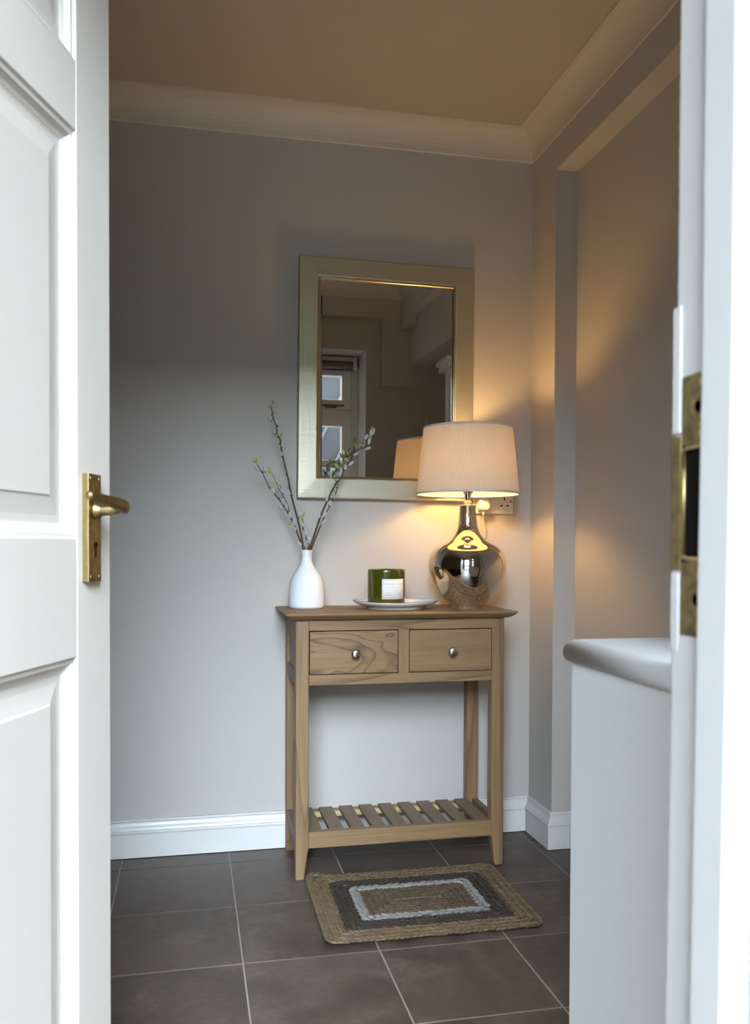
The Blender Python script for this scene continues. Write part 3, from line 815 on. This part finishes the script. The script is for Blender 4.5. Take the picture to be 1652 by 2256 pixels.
# ------------------------------------------------------------------ table lamp
LX, LY = .8605, -.190
lp = thing('table_lamp', 'lit table lamp with mercury glass base and ribbed cream drum shade', 'lamp', (LX, LY, TZ))
gp = [(.001, .0), (.046, .0), (.0485, .0015), (.0487, .005), (.0500, .0085), (.0560, .0125), (.0621, .0172), (.0735, .0295), (.0872, .0470), (.0977, .0644), (.1073, .0818), (.1160, .0992), (.1214, .1167),
      (.1235, .1300), (.1233, .1400), (.1191, .1603), (.1105, .1778), (.1005, .1895), (.0860, .2000), (.0700, .2085), (.0540, .2185), (.0430, .2310), (.0350, .2470), (.0305, .2650), (.0282, .2850), (.0264, .3060), (.0260, .3190), (.0267, .3235), (.0262, .3255), (.001, .3260)]
gpp = spline([(r, 0, z_) for r, z_ in gp[4:27]], 3)
gfull = [(r, z_+TZ) for r, z_ in gp[:4]]+[(p.x, p.z+TZ) for p in gpp]+[(r, z_+TZ) for r, z_ in gp[27:]]
MB().lathe(LX, LY, gfull, 96, cap0=True, cap1=True).build('glass_base', M['mercury'], lp, label='silvered glass gourd-shaped base')
cp = [(.0275, 1.1120), (.0275, 1.1135), (.020, 1.1140), (.0125, 1.1150), (.0090, 1.1185), (.0135, 1.1205), (.0138, 1.1225), (.0085, 1.1250), (.0062, 1.1285), (.0092, 1.1340), (.0105, 1.1400), (.0100, 1.1450), (.0125, 1.1470), (.0125, 1.1490), (.0165, 1.150), (.0165, 1.190), (.0135, 1.197), (.0135, 1.205)]
MB().lathe(LX, LY, cp, 40).build('lamp_holder', M['chrome'], lp, label='chrome fitting')
bulb = MB().lathe(LX, LY, [(.0125, 1.203), (.014, 1.212), (.0225, 1.226), (.0280, 1.240), (.0295, 1.252), (.0270, 1.266), (.0200, 1.276), (.010, 1.281), (.0005, 1.282)], 32, cap0=True, cap1=False)
bulb.build('bulb', M['bulb'], lp)
# ribbed shade
SB, ST, ZB, ZT = .1620, .1400, 1.1475, 1.3575
NR = 190; seg = NR*4; vs = []; rows = 5
for i in range(rows):
    t = i/(rows-1); R0 = SB+(ST-SB)*t; zz = ZB+(ZT-ZB)*t
    for k in range(seg):
        a = 2*PI*k/seg; r = R0+(.0008 if k % 4 in (1, 2) else -.0004)
        vs.append((LX+r*math.cos(a), LY+r*math.sin(a), zz))
sh = MB().add(vs, [(i*seg+k, i*seg+(k+1) % seg, (i+1)*seg+(k+1) % seg, (i+1)*seg+k) for i in range(rows-1) for k in range(seg)], True)
shade = sh.build('lamp_shade', M['shade'], lp, label='ribbed cream fabric drum shade')
tape = plain('cream_edge_tape', (.72, .64, .52), .7)
for R0, z0, z1 in ((SB, ZB-.001, ZB+.005), (ST, ZT-.005, ZT+.001)):
    edge = MB().lathe(LX, LY, [(R0-.0025, z0), (R0+.0014, z0), (R0+.0014, z1), (R0-.0025, z1), (R0-.0025, z0)], 120, cap0=False, cap1=False)
    edge.build('edge_tape', tape, lp)
car = MB()
for a in (0.4, 0.4+2*PI/3, 0.4+4*PI/3):
    car.tube([(LX+.016*math.cos(a), LY+.016*math.sin(a), 1.196), (LX+.10*math.cos(a), LY+.10*math.sin(a), 1.20), (LX+(SB-.008)*math.cos(a), LY+(SB-.008)*math.sin(a), 1.165)], .0014, 6)
car.lathe(LX, LY, [(.0145, 1.193), (.021, 1.193), (.021, 1.196), (.0145, 1.196)], 24, cap0=False, cap1=False)
car.build('shade_carrier', M['chrome'], lp)
tl = MB().tube([(LX-.020, LY+.030, .7895), (.846, -.110, .7905), (.8435, -.060, .7910), (.842, -.035, .8005)], .0022, 8); tl.build('cord_end', M['black'], lp)

# ------------------------------------------------------------------ white bottle vase
VX, VY = .3590, -.105
va = thing('bottle_vase', 'glossy white ceramic bottle vase holding willow branches, left end of table', 'vase', (VX, VY, TZ))
vp = [(.001, .0), (.050, .0), (.0535, .0012), (.0558, .0060), (.0566, .0150), (.0566, .0250), (.0560, .0400), (.0548, .0600), (.0530, .0765), (.0498, .0895), (.0446, .1022), (.0358, .1150), (.0263, .1280), (.0202, .1400), (.0170, .1520), (.0164, .1620), (.0172, .1700), (.0187, .1770), (.0196, .1818), (.0190, .1828), (.0175, .1822), (.0150, .1700), (.0140, .1550), (.0150, .1450)]
vs_ = spline([(r, 0, z_) for r, z_ in vp[3:19]], 3)
vfull = [(r, z_+TZ) for r, z_ in vp[:3]]+[(p.x, p.z+TZ) for p in vs_]+[(r, z_+TZ) for r, z_ in vp[19:]]
MB().lathe(VX, VY, vfull, 80, cap0=True, cap1=False).build('body', M['ceramic'], va)
q = MB().lathe(VX, VY, [(.0001, .80), (.035, .80), (.040, .83), (.034, .885), (.018, .912), (.0135, .94), (.0001, .941)], 24, cap0=False, cap1=False)
q.build('inner_wall', M['ceramic'], va)

# ------------------------------------------------------------------ willow branches
ST_ = {'A': [(0.3525, -0.105, 0.9703), (0.3376, -0.1094, 1.0002), (0.3164, -0.1138, 1.0503), (0.297, -0.1181, 1.0876), (0.2761, -0.1225, 1.1184), (0.2554, -0.1269, 1.1427), (0.2379, -0.1313, 1.167), (0.2206, -0.1356, 1.2003), (0.2002, -0.14, 1.2333)], 'B': [(0.3486, -0.11, 0.9703), (0.3391, -0.1092, 1.0286), (0.3232, -0.1085, 1.0914), (0.3106, -0.1077, 1.1385), (0.3012, -0.1069, 1.1886), (0.2917, -0.1062, 1.2261), (0.2823, -0.1054, 1.2667), (0.2777, -0.1046, 1.2948), (0.2746, -0.1038, 1.3167), (0.2652, -0.1031, 1.3259), (0.2637, -0.1023, 1.3541), (0.2543, -0.1015, 1.3789), (0.2497, -0.1008, 1.4039), (0.2435, -0.1, 1.4163)], 'A1': [(0.3166, -0.112, 1.0504), (0.3044, -0.1076, 1.0912), (0.2923, -0.1032, 1.1259), (0.2738, -0.0988, 1.1572), (0.2616, -0.0944, 1.1887), (0.251, -0.09, 1.2124)], 'A2': [(0.2921, -0.105, 1.1226), (0.285, -0.0967, 1.1481), (0.278, -0.0883, 1.1674), (0.2725, -0.08, 1.19)], 'C': [(0.3629, -0.11, 0.9703), (0.3638, -0.115, 0.9908), (0.3536, -0.12, 1.0128), (0.3465, -0.125, 1.0347), (0.3443, -0.13, 1.0596), (0.3389, -0.135, 1.0688)], 'D': [(0.3684, -0.105, 0.9703), (0.3868, -0.1091, 1.0289), (0.402, -0.1132, 1.0764), (0.4236, -0.1173, 1.1271), (0.4421, -0.1214, 1.165), (0.4605, -0.1255, 1.1935), (0.4789, -0.1295, 1.2283), (0.4973, -0.1336, 1.2599), (0.5126, -0.1377, 1.2819), (0.5375, -0.1418, 1.2948), (0.5527, -0.1459, 1.3105), (0.5598, -0.15, 1.3322)], 'D2': [(0.3718, -0.115, 0.9704), (0.3916, -0.12, 1.0225), (0.4098, -0.125, 1.0698), (0.428, -0.13, 1.1076), (0.4478, -0.135, 1.1517), (0.4533, -0.14, 1.1766)], 'E': [(0.4521, -0.128, 1.179), (0.442, -0.1305, 1.2085), (0.4575, -0.133, 1.2369), (0.4554, -0.1355, 1.2555), (0.4693, -0.138, 1.265), (0.4928, -0.1405, 1.2748), (0.5115, -0.143, 1.2823)], 'E2': [(0.524, -0.145, 1.2903), (0.5292, -0.1425, 1.3039), (0.5377, -0.14, 1.3202)]}
CT = {'A': [(0.2002, -0.12, 1.2181), (0.2234, -0.12, 1.2171), (0.2498, -0.12, 1.1508), (0.2748, -0.12, 1.1013), (0.2826, -0.12, 1.1217), (0.3046, -0.12, 1.0782), (0.3172, -0.12, 1.0565), (0.3188, -0.12, 1.0361), (0.3362, -0.12, 0.9891), (0.2698, -0.107, 1.1817), (0.2824, -0.107, 1.1537), (0.2919, -0.107, 1.1068)], 'B': [(0.2553, -0.107, 1.4063), (0.2429, -0.107, 1.3784), (0.2657, -0.107, 1.3676), (0.257, -0.107, 1.3377), (0.2827, -0.107, 1.2994), (0.2775, -0.107, 1.2701), (0.3074, -0.107, 1.1997), (0.3012, -0.107, 1.1493), (0.3345, -0.107, 1.0822)], 'C': [(0.3408, -0.12, 1.0504), (0.3526, -0.12, 1.0254), (0.3647, -0.12, 1.0003)], 'D2': [(0.4395, -0.137, 1.1404), (0.4301, -0.137, 1.1167), (0.4143, -0.137, 1.0805), (0.4096, -0.137, 1.0569)], 'D': [(0.4205, -0.137, 1.1323), (0.3969, -0.137, 1.0787), (0.4506, -0.137, 1.161), (0.4776, -0.137, 1.2308), (0.4952, -0.137, 1.2422), (0.4631, -0.137, 1.2493), (0.4632, -0.137, 1.2179), (0.4298, -0.137, 1.2046), (0.5416, -0.137, 1.3254), (0.5497, -0.137, 1.3115), (0.5625, -0.137, 1.3419), (0.5465, -0.137, 1.2892), (0.5095, -0.137, 1.2709), (0.5545, -0.137, 1.3369)]}
LF = {'A': [(0.191, -0.12, 1.2387), (0.1987, -0.12, 1.2429), (0.242, -0.12, 1.2222), (0.242, -0.12, 1.2113), (0.2545, -0.12, 1.1774), (0.2607, -0.12, 1.165), (0.3031, -0.12, 1.0476)], 'B': [(0.2531, -0.107, 1.4295), (0.2413, -0.107, 1.4135), (0.2602, -0.107, 1.3222), (0.2783, -0.107, 1.3274)], 'C': [(0.3455, -0.12, 1.0803), (0.3361, -0.12, 1.0708)], 'D': [(0.4694, -0.137, 1.2746), (0.4775, -0.137, 1.2528), (0.5062, -0.137, 1.2944), (0.5207, -0.137, 1.298), (0.4472, -0.137, 1.2348), (0.4552, -0.137, 1.2255), (0.4426, -0.137, 1.2001), (0.4521, -0.137, 1.1893), (0.5576, -0.137, 1.3496), (0.5497, -0.137, 1.3225), (0.4822, -0.137, 1.2718)], 'D2': []}
def nearest(p, lines):
    best = None
    for L in lines:
        for i in range(len(L)-1):
            a, b2 = L[i], L[i+1]; ab = b2-a; t = max(0, min(1, (Vector(p)-a).dot(ab)/ab.length_squared)); q_ = a+ab*t
            dd = Vector((p[0]-q_.x, 0, p[2]-q_.z)).length
            if best is None or dd < best[0]: best = (dd, q_, ab.normalized())
    return best
def leafmesh(mb, base_, tip, wd):
    base_, tip = Vector(base_), Vector(tip); ax = tip-base_; L = ax.length; ax.normalize()
    side = ax.cross(Vector((random.uniform(-.3, .3), -1, random.uniform(-.3, .3)))).normalized(); up = side.cross(ax)
    vs = []; n = 6
    for i in range(n+1):
        t = i/n; w_ = wd*math.sin(PI*min(1, t*.96+.02))**.75*(1-.25*t); c = base_+ax*L*t+up*.12*L*math.sin(PI*t)
        for s_ in (-1, 0, 1): vs.append(c+side*w_*s_+up*(.25*w_*abs(s_)))
    m_ = len(vs)
    vs += [v-up*.0004 for v in vs]
    fs = []
    for i in range(n):
        for j in range(2):
            a = i*3+j; fs.append((a, a+1, a+4, a+3)); fs.append((m_+a+3, m_+a+4, m_+a+1, m_+a))
    mb.add(vs, fs, True)
rootpt = {'A': (.356, -.100, .955), 'B': (.3535, -.108, .955), 'C': (.362, -.107, .955), 'D': (.3655, -.102, .955), 'D2': (.367, -.109, .955)}
names = {'A': 'forked willow branch leaning furthest left out of the white vase', 'B': 'tallest willow branch, rising upper left from the white vase',
         'C': 'short willow twig standing in the middle of the white vase', 'D': 'long willow branch leaning right in front of the mirror, curling at its tip', 'D2': 'shorter willow stem running close along the right-leaning branch, ending below the mirror glass'}
for key, side in (('A', ['A1', 'A2']), ('B', []), ('C', []), ('D', ['E', 'E2']), ('D2', [])):
    r0 = {'A': .0028, 'B': .0031, 'C': .0017, 'D': .0034, 'D2': .0027}[key]
    br = thing('willow_branch', names[key], 'branch', rootpt[key], 'willow branches in the white vase')
    main = spline([rootpt[key]]+ST_[key], 5); n = len(main)
    lines = [main]
    tb_ = MB().tube(main, [r0*(1-.62*i/n)*(1+.16*random.random()) for i in range(n)], 8)
    for i in range(6, n-2, 7):
        p = main[i]; tb_.blob(p+Vector((random.choice((-1, 1))*r0, 0, .001)), (random.uniform(-.6, .6), 0, 1), .0034, .0020, 6, 4)
    for s_ in side:
        sp_ = spline([tuple(nearest(ST_[s_][0], [main])[1])]+ST_[s_][1:], 5); lines.append(sp_)
        tb_.tube(sp_, [r0*.55*(1-.5*i/len(sp_)) for i in range(len(sp_))], 7)
    tb_.build('stem', M['bark'], br)
    for p in CT[key]:
        _, q_, d = nearest(p, lines)
        c = Vector((p[0], q_.y-.002, p[2])); outv = (c-q_); outv.y = 0
        ax = (d*1.0+outv.normalized()*.35 if outv.length > .001 else d).normalized()
        base_ = c-ax*.0085
        cm = MB().blob(c, ax, (.0104*random.uniform(.85, 1.1)), .0049, 9, 8)
        cm.build('catkin', M['fluff'], br)
        hb = MB().blob(base_, ax, .0032, .0022, 6, 4); hb.tube([q_, base_], .0011, 5); hb.build('bud_scale', M['bark'], br)
    for p in LF.get(key, []):
        _, q_, d = nearest(p, lines)
        c = Vector((p[0], q_.y-.003, p[2])); v = (c-q_); v.y *= .3
        if v.length < .002: v = Vector((random.uniform(-1, 1), -.4, 1))*.01
        v = v.normalized()
        lm_ = MB(); ln = random.uniform(.011, .015)
        leafmesh(lm_, c-v*ln*.75, c+v*ln*.55+Vector((0, 0, .002)), .0038)
        if (c-v*ln*.75-q_).length > .002: lm_.tube([q_, c-v*ln*.7], .0006, 5)
        lm_.build('leaf', M['leaf'], br)

# ------------------------------------------------------------------ oval dish
PX, PY = .633, -.172
di = thing('oval_dish', 'shallow white dish with thin gold rim under the green candle', 'dish', (PX, PY, TZ))
def wob(a, r, z):
    k = max(0, (r-.09)/.05)
    return (1+.018*k*math.sin(3*a+.6)+.012*k*math.sin(5*a), .0013*k*math.sin(2*a+2.2)+.0008*k*math.sin(5*a+1))
dp = [(.001, .0022), (.080, .0022), (.0845, .0), (.0900, .0), (.0912, .0030), (.0950, .0068), (.1040, .0092), (.1150, .0120), (.1250, .0160), (.1320, .0205), (.1352, .0243), (.1350, .0256), (.1330, .0252), (.1240, .0190), (.1100, .0135), (.0900, .0110), (.040, .0105), (.001, .0105)]
MB().lathe(PX, PY, [(r, z_+TZ) for r, z_ in dp], 96, cap0=True, cap1=True, sy=.80, wob=wob).build('bowl', M['ceramic'], di)
MB().lathe(PX, PY, [(r, z_+TZ) for r, z_ in ((.1356, .0245), (.1354, .0260), (.1342, .0261), (.1338, .0256))], 96, cap0=False, cap1=False, sy=.80, wob=wob).build('gilt_rim', M['gold_line'], di)

# ------------------------------------------------------------------ green candle
CX, CY, CZ = .6025, -.165, TZ+.0107
ca = thing('candle_jar', 'green glass candle jar with square white paper label on the dish', 'candle', (CX, CY, CZ))
MB().lathe(CX, CY, [(.001, CZ), (.053, CZ), (.0575, CZ+.003), (.0585, CZ+.008), (.0585, CZ+.104), (.0580, CZ+.1115), (.0572, CZ+.1125), (.0560, CZ+.1115), (.0555, CZ+.104), (.0550, CZ+.010), (.050, CZ+.007), (.001, CZ+.0065)], 80, cap0=True, cap1=True).build('jar', M['green'], ca)
MB().lathe(CX, CY, [(.001, CZ+.0075), (.0535, CZ+.0075), (.0545, CZ+.012), (.0545, CZ+.080), (.052, CZ+.081), (.001, CZ+.0805)], 60).build('wax', M['wax'], ca)
MB().tube([(CX, CY, CZ+.08), (CX+.001, CY, CZ+.092)], .0012, 6).build('wick', M['bark'], ca)
vd = math.atan2(-2.7959-CY, 0-CX)                # direction from candle to viewer
LR = .0588; LC = vd+.45; HW = .040/.0588; LZ0, LZ1 = CZ+.0215, CZ+.0835
LR2 = LR+.0002
def onlabel(x, z, r=LR2): # x metres along label from its middle
    a = LC+x/.0588; return (CX+r*math.cos(a), CY+r*math.sin(a), z)
lb = MB(); n = 24
vs = [onlabel(-.040+.080*i/n, z_, LR) for i in range(n+1) for z_ in (LZ0, LZ1)]+[onlabel(-.040+.080*i/n, z_, LR-.0004) for i in range(n+1) for z_ in (LZ0, LZ1)]
o_ = 2*(n+1); fs = []
for i in range(n):
    fs += [(2*i, 2*i+2, 2*i+3, 2*i+1), (o_+2*i, o_+2*i+1, o_+2*i+3, o_+2*i+2), (2*i, o_+2*i, o_+2*i+2, 2*i+2), (2*i+1, 2*i+3, o_+2*i+3, o_+2*i+1)]
fs += [(0, 1, o_+1, o_), (2*n, o_+2*n, o_+2*n+1, 2*n+1)]
labo = lb.add(vs, fs, True).build('paper_label', M['label'], ca, label='square white paper label with grey lettering')
pr_ = MB()
def strip(xa, xb, za, zb):
    k = max(1, int(abs(xb-xa)/.003)); vs = [onlabel(xa+(xb-xa)*i/k, z_) for i in range(k+1) for z_ in (za, zb)]
    pr_.add(vs, [(2*i, 2*i+2, 2*i+3, 2*i+1) for i in range(k)])
t_ = .0006; bx0, bx1, bz0, bz1 = -.0365, .0365, LZ0+.0035, LZ1-.0035
strip(bx0, bx1, bz0, bz0+t_); strip(bx0, bx1, bz1-t_, bz1); strip(bx0, bx0+t_, bz0, bz1); strip(bx1-t_, bx1, bz0, bz1)
def text(s_, x, z, size, spacing=1.0, align='LEFT'):
    cu = bpy.data.curves.new('lettering', 'FONT'); cu.body = s_; cu.size = size; cu.space_character = spacing; cu.align_x = align; cu.resolution_u = 2
    ob = bpy.data.objects.new('lettering', cu); COL.objects.link(ob)
    me = bpy.data.meshes.new_from_object(ob.evaluated_get(bpy.context.evaluated_depsgraph_get()))
    bpy.data.objects.remove(ob); bpy.data.curves.remove(cu)
    pr_.add([onlabel(x+v.co.x, z+v.co.y) for v in me.vertices], [tuple(p.vertices) for p in me.polygons]); bpy.data.meshes.remove(me)
bpy.context.view_layer.update()
text('SAND+FOG', 0, LZ1-.0185, .0092, 1.62, 'CENTER')
text('NATURALLY SCENTED SOY CANDLE', 0, LZ1-.0255, .0032, 1.15, 'CENTER')
text('RUSTIC', -.0185, LZ0+.0165, .0040, 1.2, 'CENTER'); text('FARMHOUSE', -.0185, LZ0+.0105, .0040, 1.2, 'CENTER')
text('NET WT', .0185, LZ0+.0165, .0034, 1.1, 'CENTER'); text('12 OZ', .0185, LZ0+.0110, .0034, 1.1, 'CENTER')
pr_.build('lettering', M['ink'], labo)
